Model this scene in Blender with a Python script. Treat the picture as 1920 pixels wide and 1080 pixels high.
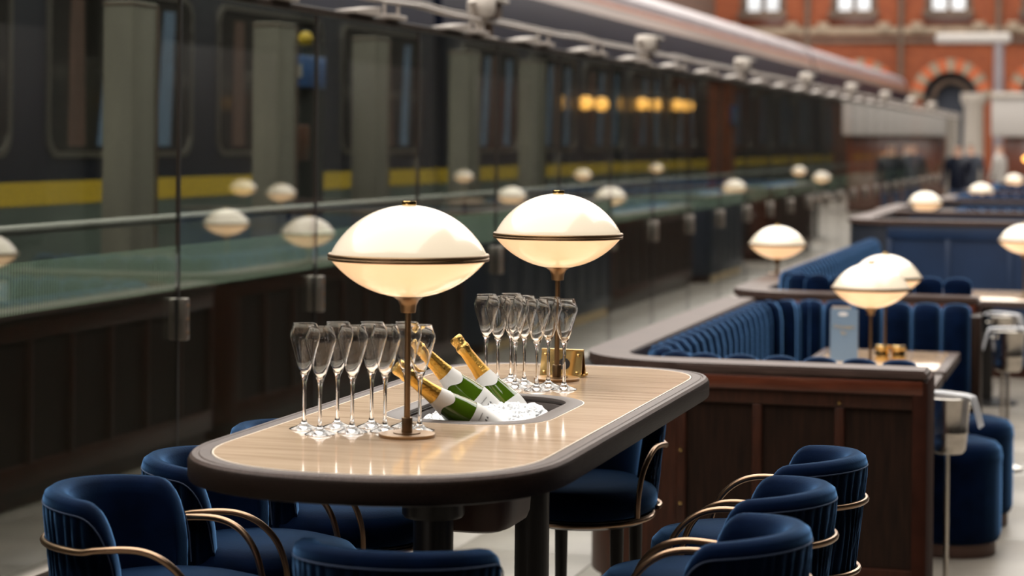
import bpy, bmesh, math, random
from math import sin, cos, pi, radians, sqrt
from mathutils import Vector, Matrix
from mathutils.noise import noise as nz
random.seed(7)
S = bpy.context.scene
COL = S.collection
for o in list(bpy.data.objects): bpy.data.objects.remove(o)

# ------------------------------------------------------------ camera, sky, exposure
cd = bpy.data.cameras.new('camera'); cam = bpy.data.objects.new('camera', cd); COL.objects.link(cam)
cd.sensor_width = 36; cd.lens = 36*4000/1920
cd.shift_y = -278/1920
YAW = math.atan(1132/4000)
cam.matrix_world = Matrix.Translation((0,0,1.69)) @ Matrix.Rotation(YAW,4,'Z') @ Matrix.Rotation(pi/2,4,'X') @ Matrix.Rotation(0.0095,4,'Z')
cd.clip_start = .05; cd.clip_end = 400
cd.dof.use_dof = True; cd.dof.focus_distance = 5.0; cd.dof.aperture_fstop = 3.1
S.camera = cam
W = bpy.data.worlds.new('sky'); S.world = W; W.use_nodes = True
bg = W.node_tree.nodes['Background']
bg.inputs[0].default_value = (1,.95,.88,1); bg.inputs[1].default_value = 4.0
S.view_settings.view_transform = 'Standard'; S.view_settings.look = 'None'
S.view_settings.exposure = 0.0; S.view_settings.gamma = 1
S.view_settings.use_curve_mapping = False
S.cycles.max_bounces = 28; S.cycles.transparent_max_bounces = 40; S.cycles.transmission_bounces = 28; S.cycles.diffuse_bounces = 4; S.cycles.glossy_bounces = 6
S.cycles.caustics_refractive = False; S.cycles.caustics_reflective = False
S.cycles.sample_clamp_indirect = 4

# ------------------------------------------------------------ materials
def nodes(name):
    m = bpy.data.materials.new(name); m.use_nodes = True
    nt = m.node_tree; p = nt.nodes['Principled BSDF']
    return m, nt, p
def N(nt, t, **k):
    n = nt.nodes.new(t)
    for a, v in k.items(): setattr(n, a, v)
    return n
def setp(p, **k):
    for a, v in k.items():
        a = a.replace('_',' ')
        if isinstance(v, tuple) and len(v)==3 and ('Color' in a or 'Tint' in a): v = v+(1,)
        p.inputs[a].default_value = v
def mat(name, c, rough=.5, metal=0, bump=0, bscale=60, vary=0, vscale=8, stretch=(1,1,1), **k):
    m, nt, p = nodes(name)
    setp(p, Base_Color=c, Roughness=rough, Metallic=metal, **k)
    if vary or bump:
        tc = N(nt,'ShaderNodeTexCoord'); mp = N(nt,'ShaderNodeMapping'); mp.inputs['Scale'].default_value = stretch
        nt.links.new(tc.outputs['Object'], mp.inputs[0])
    if vary:
        t = N(nt,'ShaderNodeTexNoise'); t.inputs['Scale'].default_value = vscale; t.inputs['Detail'].default_value = 6
        nt.links.new(mp.outputs[0], t.inputs[0])
        r = N(nt,'ShaderNodeValToRGB')
        r.color_ramp.elements[0].position = .3; r.color_ramp.elements[1].position = .7
        r.color_ramp.elements[0].color = tuple(x*(1-vary) for x in c)+(1,)
        r.color_ramp.elements[1].color = tuple(min(1,x*(1+vary)) for x in c)+(1,)
        nt.links.new(t.outputs[0], r.inputs[0]); nt.links.new(r.outputs[0], p.inputs['Base Color'])
    if bump:
        t = N(nt,'ShaderNodeTexNoise'); t.inputs['Scale'].default_value = bscale; t.inputs['Detail'].default_value = 4
        b = N(nt,'ShaderNodeBump'); b.inputs['Strength'].default_value = bump; b.inputs['Distance'].default_value = .004
        nt.links.new(mp.outputs[0], t.inputs[0])
        nt.links.new(t.outputs[0], b.inputs['Height']); nt.links.new(b.outputs[0], p.inputs['Normal'])
    return m
M = {}
M['velvet'] = mat('velvet', (.0012,.0048,.019), .75, vary=.35, vscale=14, bump=.12, bscale=180, Sheen_Weight=1.0, Sheen_Roughness=.33, Sheen_Tint=(.19,.43,.86), Specular_IOR_Level=.02)
M['velvet_rib'] = mat('velvet_rib', (.0006,.0026,.011), .7, vary=.55, vscale=22, stretch=(1,1,.4), bump=.5, bscale=70, Sheen_Weight=.8, Sheen_Roughness=.33, Sheen_Tint=(.19,.43,.86), Specular_IOR_Level=.02)
M['bead'] = mat('bead', (.005,.014,.045), .7, Sheen_Weight=.5, Sheen_Tint=(.3,.5,.9))
M['bronze'] = mat('bronze', (.36,.235,.15), .32, 1)
M['lampbronze'] = mat('lampbronze', (.30,.195,.11), .38, 1)
M['brass'] = mat('brass', (.86,.60,.24), .16, 1)
M['steel'] = mat('steel', (.62,.58,.53), .22, 1)
M['satin'] = mat('satin', (.34,.30,.27), .38, 1)
M['blackwood'] = mat('blackwood', (.006,.0045,.004), .4, vary=.4, vscale=20, stretch=(6,6,.6))
M['seatbase'] = mat('seatbase', (.035,.026,.02), .3, .3)
M['wenge'] = mat('wenge', (.019,.011,.008), .42, vary=.45, vscale=26, stretch=(14,.7,14), bump=.25, bscale=40, Specular_IOR_Level=.18)
M['rimtop'] = mat('rimtop', (.070,.046,.039), .5, vary=.25, vscale=20, stretch=(8,.8,8), Specular_IOR_Level=.25)
M['mahog'] = mat('mahog', (.038,.011,.005), .4, vary=.4, vscale=12, stretch=(8,8,.8), Coat_Weight=.1, Coat_Roughness=.3, Specular_IOR_Level=.3)
M['mahogend'] = mat('mahogend', (.03,.009,.005), .7, vary=.3, vscale=10, Specular_IOR_Level=.08)
M['mahogred'] = mat('mahogred', (.10,.024,.010), .3, vary=.3, vscale=10, stretch=(1,8,8), Coat_Weight=.4, Coat_Roughness=.15)
M['mahogpanel'] = mat('mahogpanel', (.016,.0065,.0035), .5, vary=.45, vscale=9, stretch=(8,8,.7), Specular_IOR_Level=.2)
M['ledge'] = mat('ledge', (.066,.041,.034), .5, vary=.3, vscale=9, stretch=(1,6,6), Specular_IOR_Level=.2)
M['navy'] = mat('navy', (.010,.027,.072), .4, vary=.15, vscale=4)
M['navygrey'] = mat('navygrey', (.022,.026,.038), .4)
M['shell'] = mat('shell', (.30,.17,.13), .5, vary=.25, vscale=5, stretch=(1,1,.3))
M['boxwood'] = mat('boxwood', (.10,.050,.036), .45, vary=.2, vscale=8)
M['wellmetal'] = mat('wellmetal', (.085,.068,.062), .5, .2)
M['welldark'] = mat('welldark', (.02,.017,.016), .35, .3)
M['napkin'] = mat('napkin', (.78,.78,.80), .9, bump=.1, bscale=200)
M['gold'] = mat('gold', (.82,.47,.10), .34, 1, bump=.35, bscale=160)
M['goldcap'] = mat('goldcap', (.84,.55,.17), .3, 1, bump=.8, bscale=120)
M['label'] = mat('label', (.74,.73,.71), .45, bump=.05)
M['print'] = mat('print', (.03,.03,.035), .5)
M['greyprint'] = mat('greyprint', (.35,.34,.33), .6)
M['green'] = mat('bottlegreen', (.062,.125,.006), .06, Transmission_Weight=.2, IOR=1.5, Coat_Weight=.6, Coat_Roughness=.03)
M['ice'] = mat('ice', (.86,.88,.90), .35, bump=.6, bscale=90, Subsurface_Weight=.25, Subsurface_Radius=(.02,.02,.02))
M['white'] = mat('whitepaint', (.36,.315,.28), .5)
M['offwhite'] = mat('offwhite', (.46,.41,.365), .45)
M['post'] = mat('postpaint', (.17,.15,.118), .6, vary=.2, vscale=3, stretch=(3,3,.4))
M['kerb'] = mat('kerb', (.012,.010,.008), .6)
M['dark'] = mat('darkpanel', (.0015,.0013,.0012), .5)
M['rubber'] = mat('rubber', (.012,.012,.012), .6)
M['rail'] = mat('railpaint', (.03,.02,.015), .4)
M['tile'] = mat('stone_tile', (.215,.19,.16), .42, vary=.16, vscale=4, bump=.05)
M['grout'] = mat('grout', (.11,.105,.10), .8)
M['asphalt'] = mat('asphalt', (.06,.065,.06), .8, vary=.3, vscale=2)
M['trainbody'] = mat('trainbody', (.0045,.0065,.017), .4, vary=.2, vscale=1, Specular_IOR_Level=.25)
M['traingrey'] = mat('traingrey', (.085,.105,.09), .5, vary=.3, vscale=1.5)
M['yellow'] = mat('yellowstripe', (.62,.40,.015), .5)
M['cantrail'] = mat('cantrail', (.15,.095,.072), .45, vary=.3, vscale=1, stretch=(1,.1,1))
M['coral'] = mat('coral', (.30,.10,.05), .5)
M['roofgrey'] = mat('roofgrey', (.23,.20,.215), .4, vary=.15, vscale=1)
M['trainglass'] = mat('trainglass', (.02,.017,.015), .06)
M['curtain'] = mat('curtain', (.11,.17,.27), .8, vary=.3, vscale=12, stretch=(1,4,.3))
M['browncurtain'] = mat('browncurtain', (.10,.045,.03), .8, vary=.4, vscale=10, stretch=(1,4,.3))
M['amber'] = mat('amberlamp', (.8,.5,.2), .5, Emission_Color=(1,.44,.09,1), Emission_Strength=5)
M['greenlamp'] = mat('greenlamp', (.2,.5,.3), .5, Emission_Color=(.15,.55,.25,1), Emission_Strength=.5)
M['stone'] = mat('stone', (.25,.19,.135), .8, vary=.3, vscale=3)
M['browntrim'] = mat('browntrim', (.10,.065,.045), .7, vary=.3, vscale=2)
M['redvouss'] = mat('redvouss', (.42,.10,.035), .8)
M['winwhite'] = mat('window_light', (.75,.77,.80), .2, Emission_Color=(.9,.95,1,1), Emission_Strength=.35)
M['bluesign'] = mat('bluesign', (.03,.11,.34), .5)
M['menu'] = mat('menublue', (.17,.26,.38), .5)
M['menugold'] = mat('menugold', (.55,.42,.22), .5)
M['pinkgrey'] = mat('kiosk', (.42,.39,.37), .6)
M['yellowkick'] = mat('kickglow', (.78,.56,.27), .35, .7)  # pale brass colour stands in for the glow of a base light strip
M['shade_up'] = mat('shade_up', (.42,.38,.33), .22, Emission_Color=(1,.81,.56,1), Emission_Strength=.70, Coat_Weight=.5, Coat_Roughness=.06)
M['shade_lo'] = mat('shade_lo', (.50,.42,.32), .22, Emission_Color=(1,.60,.305,1), Emission_Strength=1.08, Coat_Weight=.5, Coat_Roughness=.06)
M['jacket'] = mat('jacket', (.03,.035,.05), .8); M['skin'] = mat('skin', (.45,.27,.2), .6); M['jeans'] = mat('jeans', (.05,.07,.13), .8)

# tabletop slab: pale travertine with streaks running across the table
m, nt, p = nodes('travertine'); M['slab'] = m
tc = N(nt,'ShaderNodeTexCoord'); mp = N(nt,'ShaderNodeMapping'); mp.inputs['Scale'].default_value = (1.3,26,1)
t = N(nt,'ShaderNodeTexNoise'); t.inputs['Scale'].default_value = 2.2; t.inputs['Detail'].default_value = 9; t.inputs['Roughness'].default_value=.62
r = N(nt,'ShaderNodeValToRGB'); e = r.color_ramp.elements
e[0].position=.30; e[0].color=(.46,.325,.215,1); e[1].position=.72; e[1].color=(.77,.585,.42,1)
x = e.new(.5); x.color=(.66,.49,.345,1)
nt.links.new(tc.outputs['Object'],mp.inputs[0]); nt.links.new(mp.outputs[0],t.inputs[0]); nt.links.new(t.outputs[0],r.inputs[0]); nt.links.new(r.outputs[0],p.inputs['Base Color'])
setp(p, Roughness=.09, Specular_IOR_Level=.32, Coat_Weight=.12, Coat_Roughness=.03)
M['slabline'] = mat('slabline', (.80,.70,.58), .3)

# brick wall
def brick(name, c1, c2, mo, sc):
    m, nt, p = nodes(name)
    tc = N(nt,'ShaderNodeTexCoord'); mp = N(nt,'ShaderNodeMapping'); mp.inputs['Rotation'].default_value = (radians(90),0,0)
    b = N(nt,'ShaderNodeTexBrick'); b.inputs['Color1'].default_value=c1+(1,); b.inputs['Color2'].default_value=c2+(1,); b.inputs['Mortar'].default_value=mo+(1,)
    b.inputs['Scale'].default_value=sc; b.inputs['Mortar Size'].default_value=.012
    t = N(nt,'ShaderNodeTexNoise'); t.inputs['Scale'].default_value=.6; t.inputs['Detail'].default_value=5
    mx = N(nt,'ShaderNodeMixRGB', blend_type='MULTIPLY'); mx.inputs[0].default_value=.5
    nt.links.new(tc.outputs['Object'],mp.inputs[0]); nt.links.new(mp.outputs[0],b.inputs[0]); nt.links.new(tc.outputs['Object'],t.inputs[0])
    nt.links.new(b.outputs[0],mx.inputs[1]); nt.links.new(t.outputs[0],mx.inputs[2]); nt.links.new(mx.outputs[0],p.inputs['Base Color'])
    setp(p, Roughness=.85); return m
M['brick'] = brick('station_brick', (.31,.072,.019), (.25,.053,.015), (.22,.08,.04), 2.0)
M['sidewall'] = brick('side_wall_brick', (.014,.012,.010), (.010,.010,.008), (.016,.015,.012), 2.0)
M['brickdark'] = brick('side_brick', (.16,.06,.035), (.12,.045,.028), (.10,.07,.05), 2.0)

# clear screen glass: real reflection over a faintly green see-through pane
def sheetglass(name, tint, f0):
    """thin sheet: straight-through transmission plus mirror reflection that grows towards grazing angles (Schlick)"""
    m, nt, p = nodes(name); nt.nodes.remove(p)
    out = nt.nodes['Material Output']; tr = N(nt,'ShaderNodeBsdfTransparent'); gl = N(nt,'ShaderNodeBsdfGlossy'); mx = N(nt,'ShaderNodeMixShader')
    tr.inputs[0].default_value = tint+(1,); gl.inputs['Roughness'].default_value = .0
    g = N(nt,'ShaderNodeNewGeometry'); d = N(nt,'ShaderNodeVectorMath', operation='DOT_PRODUCT')
    nt.links.new(g.outputs['Normal'],d.inputs[0]); nt.links.new(g.outputs['Incoming'],d.inputs[1])
    def mth(op,a,b=None):
        n=N(nt,'ShaderNodeMath',operation=op)
        for k,v in enumerate((a,b)):
            if v is None: continue
            if isinstance(v,(int,float)): n.inputs[k].default_value=v
            else: nt.links.new(v,n.inputs[k])
        return n.outputs[0]
    c = mth('ABSOLUTE',d.outputs['Value']); k = mth('POWER',mth('SUBTRACT',1.0,c),5.0)
    f = mth('ADD',mth('MULTIPLY',k,1-f0),f0)
    nt.links.new(f,mx.inputs[0]); nt.links.new(tr.outputs[0],mx.inputs[1]); nt.links.new(gl.outputs[0],mx.inputs[2]); nt.links.new(mx.outputs[0],out.inputs[0])
    return m
M['glass'] = sheetglass('screen_glass', (.77,.815,.77), .25)
# wine glass: thin clear crystal
m, nt, p = nodes('crystal'); setp(p, Base_Color=(1,1,1), Roughness=0.0, Transmission_Weight=1.0, IOR=1.45); M['crystal'] = m
# frit band: printed pinstripes on the glass
m, nt, p = nodes('frit'); out = nt.nodes['Material Output']
tc = N(nt,'ShaderNodeTexCoord'); sx = N(nt,'ShaderNodeSeparateXYZ'); w = N(nt,'ShaderNodeMath', operation='MULTIPLY'); w.inputs[1].default_value = 1/.0185
fr = N(nt,'ShaderNodeMath', operation='FRACT'); gt = N(nt,'ShaderNodeMath', operation='LESS_THAN'); gt.inputs[1].default_value = .54
tr = N(nt,'ShaderNodeBsdfTransparent'); mx = N(nt,'ShaderNodeMixShader')
setp(p, Base_Color=(.66,.78,.67), Roughness=.6)
nt.links.new(tc.outputs['Object'],sx.inputs[0]); nt.links.new(sx.outputs[1],w.inputs[0]); nt.links.new(w.outputs[0],fr.inputs[0]); nt.links.new(fr.outputs[0],gt.inputs[0])
ml = N(nt,'ShaderNodeMath', operation='MULTIPLY'); ml.inputs[1].default_value=1.0; nt.links.new(gt.outputs[0],ml.inputs[0])
nt.links.new(ml.outputs[0],mx.inputs[0]); nt.links.new(tr.outputs[0],mx.inputs[1]); tl_=N(nt,'ShaderNodeBsdfTranslucent'); tl_.inputs[0].default_value=(.66,.78,.67,1); m2_=N(nt,'ShaderNodeMixShader'); m2_.inputs[0].default_value=.6
nt.links.new(p.outputs[0],m2_.inputs[1]); nt.links.new(tl_.outputs[0],m2_.inputs[2]); nt.links.new(m2_.outputs[0],mx.inputs[2]); nt.links.new(mx.outputs[0],out.inputs[0]); M['frit'] = m

# ------------------------------------------------------------ mesh helpers
class MB:
    def __init__(s): s.bm = bmesh.new()
    def box(s, c, d, rot=None, bev=0):
        r = bmesh.ops.create_cube(s.bm, size=1)['verts']
        bmesh.ops.scale(s.bm, vec=d, verts=r)
        if bev:
            es = list({e for v in r for e in v.link_edges})
            nv = bmesh.ops.bevel(s.bm, geom=es, offset=bev, segments=2, affect='EDGES', profile=.5)
            r = list({v for f in nv['faces'] for v in f.verts} | {v for v in r if v.is_valid})
            r = list({v for v in r if v.is_valid})
            seen=set(r); st=list(r)
            while st:
                v=st.pop()
                for e in v.link_edges:
                    o=e.other_vert(v)
                    if o not in seen: seen.add(o); st.append(o)
            r = list(seen)
        if rot is not None: bmesh.ops.transform(s.bm, matrix=rot, verts=r)
        bmesh.ops.translate(s.bm, vec=c, verts=r); return s
    def lathe(s, prof, segs=32, c=(0,0,0), mtx=None):
        rings=[]; nv=[]
        for (r,z) in prof:
            if r < 1e-6: v=[s.bm.verts.new((0,0,z))]
            else: v=[s.bm.verts.new((r*cos(2*pi*i/segs), r*sin(2*pi*i/segs), z)) for i in range(segs)]
            rings.append(v); nv+=v
        for a,b in zip(rings,rings[1:]):
            for i in range(segs):
                j=(i+1)%segs
                if len(a)==1 and len(b)==1: continue
                if len(a)==1: s.bm.faces.new((a[0],b[j],b[i]))
                elif len(b)==1: s.bm.faces.new((a[i],a[j],b[0]))
                else: s.bm.faces.new((a[i],a[j],b[j],b[i]))
        if mtx is not None: bmesh.ops.transform(s.bm, matrix=mtx, verts=nv)
        bmesh.ops.translate(s.bm, vec=c, verts=nv); return s
    def cyl(s, c, r, h, segs=24, r2=None):
        r2 = r if r2 is None else r2
        return s.lathe([(0,0),(r,0),(r2,h),(0,h)], segs, c)
    def tube(s, pts, r, segs=10, closed=False):
        P=[Vector(p) for p in pts]; n=len(P); rings=[]; up=None
        for i in range(n):
            if closed: t=(P[(i+1)%n]-P[i-1])
            else: t=P[min(i+1,n-1)]-P[max(i-1,0)]
            t.normalize()
            if up is None:
                up = Vector((0,0,1)) if abs(t.z)<.9 else Vector((1,0,0))
            up = (up - t*up.dot(t)).normalized(); sd = t.cross(up)
            rr = r[i] if isinstance(r,(list,tuple)) else r
            rings.append([s.bm.verts.new(P[i]+(up*cos(2*pi*k/segs)+sd*sin(2*pi*k/segs))*rr) for k in range(segs)])
        for i in range(n if closed else n-1):
            a,b=rings[i],rings[(i+1)%n]
            for k in range(segs):
                j=(k+1)%segs; s.bm.faces.new((a[k],a[j],b[j],b[k]))
        if not closed:
            s.bm.faces.new(rings[0][::-1]); s.bm.faces.new(rings[-1])
        return s
    def loft(s, loops, cap0=False, cap1=False, closed=True):
        R=[[s.bm.verts.new(p) for p in L] for L in loops]
        for a,b in zip(R,R[1:]):
            n=len(a)
            for i in range(n if closed else n-1):
                j=(i+1)%n; s.bm.faces.new((a[i],a[j],b[j],b[i]))
        if cap0: s.bm.faces.new(R[0][::-1])
        if cap1: s.bm.faces.new(R[-1])
        return s
    def prism(s, pts, z0, z1):
        return s.loft([[(x,y,z0) for x,y in pts],[(x,y,z1) for x,y in pts]], True, True)
    def mesh(s, name, m, smooth=True, ang=40):
        bmesh.ops.recalc_face_normals(s.bm, faces=s.bm.faces)
        me=bpy.data.meshes.new(name); s.bm.to_mesh(me); s.bm.free()
        if smooth:
            me.polygons.foreach_set('use_smooth',[True]*len(me.polygons))
            if ang: me.set_sharp_from_angle(angle=radians(ang))
        if m: me.materials.append(M[m] if isinstance(m,str) else m)
        return me
    def build(s, name, m, parent=None, loc=(0,0,0), rz=0, smooth=True, ang=40):
        return ob(name, s.mesh(name,m,smooth,ang), parent, loc, rz)
def ob(name, me, parent=None, loc=(0,0,0), rz=0):
    o=bpy.data.objects.new(name, me); COL.objects.link(o); o.location=loc; o.rotation_euler=(0,0,rz)
    if parent: o.parent=parent
    return o
def tag(o, label=None, cat=None, group=None, kind=None):
    if label: o['label']=label
    if cat: o['category']=cat
    if group: o['group']=group
    if kind: o['kind']=kind
    return o
def thing(name, label, cat, loc=(0,0,0), rz=0, group=None):
    o=bpy.data.objects.new(name,None); COL.objects.link(o); o.location=loc; o.rotation_euler=(0,0,rz); o.empty_display_size=.05
    return tag(o,label,cat,group)
def struct(name, loc=(0,0,0)):
    o=bpy.data.objects.new(name,None); COL.objects.link(o); o.location=loc; o['kind']='structure'; return o
KIDS={}
def dup(root, loc, rz, label, group=None):
    def kids(o): return [c for c in COL.objects if c.parent==o]
    key=root.name
    if key not in KIDS: KIDS[key]=[(c,kids(c)) for c in kids(root)]
    r=root.copy(); COL.objects.link(r); r.location=loc; r.rotation_euler=(0,0,rz); r['label']=label
    if group: r['group']=group
    for c,gs in KIDS[key]:
        d=c.copy(); COL.objects.link(d); d.parent=r
        for g in gs:
            h=g.copy(); COL.objects.link(h); h.parent=d
    return r
def box1(name, m, parent, c, d, bev=0, rot=None):
    return MB().box(c,d,rot,bev).build(name,m,parent)
def smoothpath(pts, n=8):
    P=[Vector(p) for p in pts]; out=[]
    for i in range(len(P)-1):
        p0=P[max(i-1,0)];p1=P[i];p2=P[i+1];p3=P[min(i+2,len(P)-1)]
        for k in range(n):
            t=k/n; out.append(.5*((2*p1)+(p2-p0)*t+(2*p0-5*p1+4*p2-p3)*t*t+(-p0+3*p1-3*p2+p3)*t**3))
    out.append(P[-1]); return out
def text(body, size, m, parent, mtx, depth=.0006, name='lettering', align='CENTER'):
    cu=bpy.data.curves.new(name,'FONT'); cu.body=body; cu.size=size; cu.extrude=depth; cu.align_x=align; cu.align_y='CENTER'
    o=bpy.data.objects.new(name,cu); COL.objects.link(o)
    dg=bpy.context.evaluated_depsgraph_get(); me=bpy.data.meshes.new_from_object(o.evaluated_get(dg))
    bpy.data.objects.remove(o); me.materials.clear(); me.materials.append(M[m])
    q=ob(name,me,parent); q.matrix_local=mtx; return q

# ------------------------------------------------------------ setting: floor, kerb, station walls
fl=struct('floor')
box1('floor_slab','grout',fl,(1.9,32,-.06),(10.4,92,.10))
tm=MB().box((0,0,-.006),(.596,.896,.012),bev=.002).mesh('floor_tile','tile')
for i in range(9):
    for j in range(32):
        o=ob('floor_tile',tm,fl,(-2.90+.6*i, -1.0+.9*j, .0+random.uniform(-.0006,.0006)))
box1('floor_far_paving','tile',fl,(-.46,52.0,-.006),(5.4,48.3,.012))
pf=struct('trim_1')     # platform surface beyond the screen
box1('platform_surface','asphalt',pf,(-5.0,36,-.06),(3.1,84,.1))
kb=struct('baseboard_left')
box1('kerb_block','kerb',kb,(-3.319,24,.14),(.20,48,.278),bev=.01)
box1('kerb_cap','satin',kb,(-3.319,24,.290),(.10,48,.022),bev=.004)
pr=struct('trim_2')     # dark sheet standing in for shade behind the lower glass
box1('shade_sheet','dark',pr,(-3.48,24,.55),(.04,48,1.12))
wf=struct('wall_far')
wr=struct('wall_right')
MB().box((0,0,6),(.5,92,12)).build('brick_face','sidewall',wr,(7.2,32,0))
wb=struct('wall_back'); MB().box((0,0,6),(30,.5,12)).build('brick_face','brickdark',wb,(-4,-14,0))
wl=struct('wall_left_far'); wl.name='wall_left_outer'; MB().box((0,0,5),(.5,92,10)).build('brick_face','brickdark',wl,(-14,32,0))
ce=struct('sky_block')    # added unseen panels blocking the sky behind the viewer and to the right
box1('sky_block_panel','dark',ce,(-3.4,-6.6,6.3),(21,14.6,.3))
box1('sky_block_panel','dark',ce,(3.9,4.1,6.3),(6.6,6.8,.3))
box1('sky_block_panel','dark',ce,(5.2,41.5,6.3),(4.0,68,.3))
# piers and shop windows of the right-hand range (seen only in the glass)
for i in range(9):
    y=3+8*i
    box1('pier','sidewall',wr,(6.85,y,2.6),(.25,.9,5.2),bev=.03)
    box1('shop_window','dark',wr,(6.92,y+4,1.7),(.08,4.6,2.8),bev=.02)

# far brick wall at Y=75 with real openings
def farwall():
    Y=75.0
    wins=[(-15.25,1.62),(-12.05,1.62),(-8.85,1.62),(-5.60,1.62),(-2.35,1.62),(.9,1.62)]
    z0,z1=6.15,9.2
    arches=[-15.1,-11.8,-8.6,-5.50,-2.25]; ar=.98; sz=3.25
    xs=sorted({-22.,2.2}|{c-w/2 for c,w in wins}|{c+w/2 for c,w in wins})
    mb=MB()
    # upper storey around the windows
    for a,b in zip(xs,xs[1:]):
        iswin=any(abs((a+b)/2-c)<w/2 for c,w in wins)
        if iswin:
            mb.box(((a+b)/2,Y+.3,(5.2+z0)/2),(b-a,.6,z0-5.2)); mb.box(((a+b)/2,Y+.3,(z1+14)/2),(b-a,.6,14-z1))
        else: mb.box(((a+b)/2,Y+.3,9.6),(b-a,.6,8.8))
    # lower storey with arched openings
    lo=-22.
    for c in arches+[None]:
        hi = 2.2 if c is None else c-ar
        mb.box(((lo+hi)/2,Y+.3,2.6),(hi-lo,.6,5.2))
        if c is None: break
        n=14; ring=[(c-ar*cos(pi*i/n), sz+ar*sin(pi*i/n)) for i in range(n+1)]
        for i in range(n):
            (x0,za),(x1,zb)=ring[i],ring[i+1]
            mb.loft([[(x0,Y,za),(x1,Y,zb),(x1,Y,5.2),(x0,Y,5.2)],[(x0,Y+.6,za),(x1,Y+.6,zb),(x1,Y+.6,5.2),(x0,Y+.6,5.2)]],True,True)
        lo=c+ar
    mb.build('brick_face','brick',wf,smooth=False)
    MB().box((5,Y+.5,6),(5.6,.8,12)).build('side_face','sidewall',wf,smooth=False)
    box1('wall_core','dark',wf,(-5,Y+1.6,7),(34,.2,14))
    for c in arches:
        n=13
        for i in range(n):
            a0=pi*i/n+.012; a1=pi*(i+1)/n-.012; r0,r1=ar-.03,ar+.40
            L=lambda y:[(c-r0*cos(a0),y,sz+r0*sin(a0)),(c-r0*cos(a1),y,sz+r0*sin(a1)),(c-r1*cos(a1),y,sz+r1*sin(a1)),(c-r1*cos(a0),y,sz+r1*sin(a0))]
            MB().loft([L(Y-.07),L(Y+.4)],True,True).build('voussoir','stone' if i%2==0 else 'redvouss',wf,smooth=False)
        MB().tube([(c-.62*cos(pi*i/12),Y+.35,sz+.62*sin(pi*i/12)) for i in range(13)],.10,8).build('arch_moulding','browntrim',wf)
        for q in (-1,1): box1('arch_jamb','browntrim',wf,(c+q*.8,Y+.3,sz/2),(.3,.3,sz),bev=.03)
        box1('arch_door','jacket',wf,(c,Y+.75,2.1),(1.9,.06,4.2))
    box1('string_course','stone',wf,(-9.9,Y-.08,5.60),(24.2,.2,.26),bev=.03)
    box1('string_course','browntrim',wf,(-9.9,Y-.05,5.25),(24.2,.14,.16),bev=.03)
    for x in (-10.45,-7.2,-3.9): MB().cyl((x,Y-.15,0),.09,13,12).build('downpipe','browntrim',wf)
    for k,(c,w) in enumerate(wins):
        wn=struct('window_%d'%(k+1),(c,Y,z0))
        for q in (-1,1):
            box1('window_jamb','browntrim',wn,(q*(w/2-.12),.12,1.5),(.24,.3,3.05),bev=.03)
            box1('corbel_stone','stone',wn,(q*(w/2+.24),-.10,-.42),(.40,.30,.34),bev=.05)
            box1('pane','winwhite',wn,(q*.36,.30,1.55),(.56,.03,2.75))
        box1('mullion','browntrim',wn,(0,.2,1.5),(.14,.2,3.0),bev=.02)
        box1('transom','browntrim',wn,(0,.2,1.75),(1.4,.14,.10),bev=.02)
        box1('window_sill','browntrim',wn,(0,-.06,.04),(w+.1,.42,.24),bev=.03)
        box1('sill_brick_course','mahogred',wn,(0,-.03,-.20),(w,.2,.22),bev=.02)
farwall()

# ------------------------------------------------------------ glass screen
GX=-3.319; P0=7.224-1.3975*4; PW=1.3975; NP=33
gw=struct('wall_left')
pane=MB().box((0,0,0),(.012,PW-.014,1.93)).mesh('glass_pane','glass',smooth=False)
frit=MB().box((0,0,0),(.0016,PW-.014,.165)).mesh('frit_band','frit',smooth=False)
seal=MB().box((0,0,0),(.014,.013,1.93)).mesh('joint_seal','rubber',smooth=False)
cl=MB().box((.024,.0,0),(.034,.036,.155),bev=.006).box((-.020,.0,0),(.024,.034,.150),bev=.006).mesh('joint_clamp','satin')
sc=MB()
for z in (-.05,0,.05): sc.lathe([(0,0),(.006,0),(.006,.004),(0,.004)],8,(.041,0,z),Matrix.Rotation(pi/2,4,'Y'))
scm=sc.mesh('clamp_screws','bronze')
plate=MB().loft([[(-.05,-.17,0),(.05,-.17,0),(.05,.17,0),(-.05,.17,0)],[(-.05,-.17,.012),(.05,-.17,.012),(.05,.17,.045),(-.05,.17,.045)]],True,True).mesh('bracket_plate','white',smooth=False)
foot=MB().box((0,0,.012),(.08,.22,.022),bev=.004).box((.02,.03,.05),(.012,.012,.08)).box((-.02,-.05,.05),(.012,.012,.08)).mesh('pipe_support','white')
for i in range(NP):
    y=P0+PW*(i+.5)
    p_=ob('glass_pane',pane,gw,(GX,y,1.262))
    ob('frit_band',frit,p_,(-.0075,0,1.205-1.262))
    ob('joint_seal',seal,gw,(GX,y-PW/2,1.262))
    c_=ob('joint_clamp',cl,gw,(GX,y-PW/2+.004,1.018)); ob('clamp_screws',scm,c_)
    ob('bracket_plate',plate,gw,(GX,y-.18,2.252)); ob('pipe_support',foot,gw,(GX+.01,y+.26,2.252))
L0=P0; L1=P0+PW*NP
box1('top_channel','rail',gw,(GX,(L0+L1)/2,2.236),(.034,L1-L0,.03),bev=.004)
for (dx,z,r) in ((.03,2.335,.010),(-.05,2.345,.0075),(0,2.362,.005)):
    pts=[]
    k=0
    while L0+k*.555<L1:
        pts.append((GX+dx,L0+k*.555,z+(.008 if k%6==3 else -.008*abs(((k-3)%6)-3)/3))); k+=1
    MB().tube(pts,r,8).build('service_pipe','white',gw)

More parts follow.
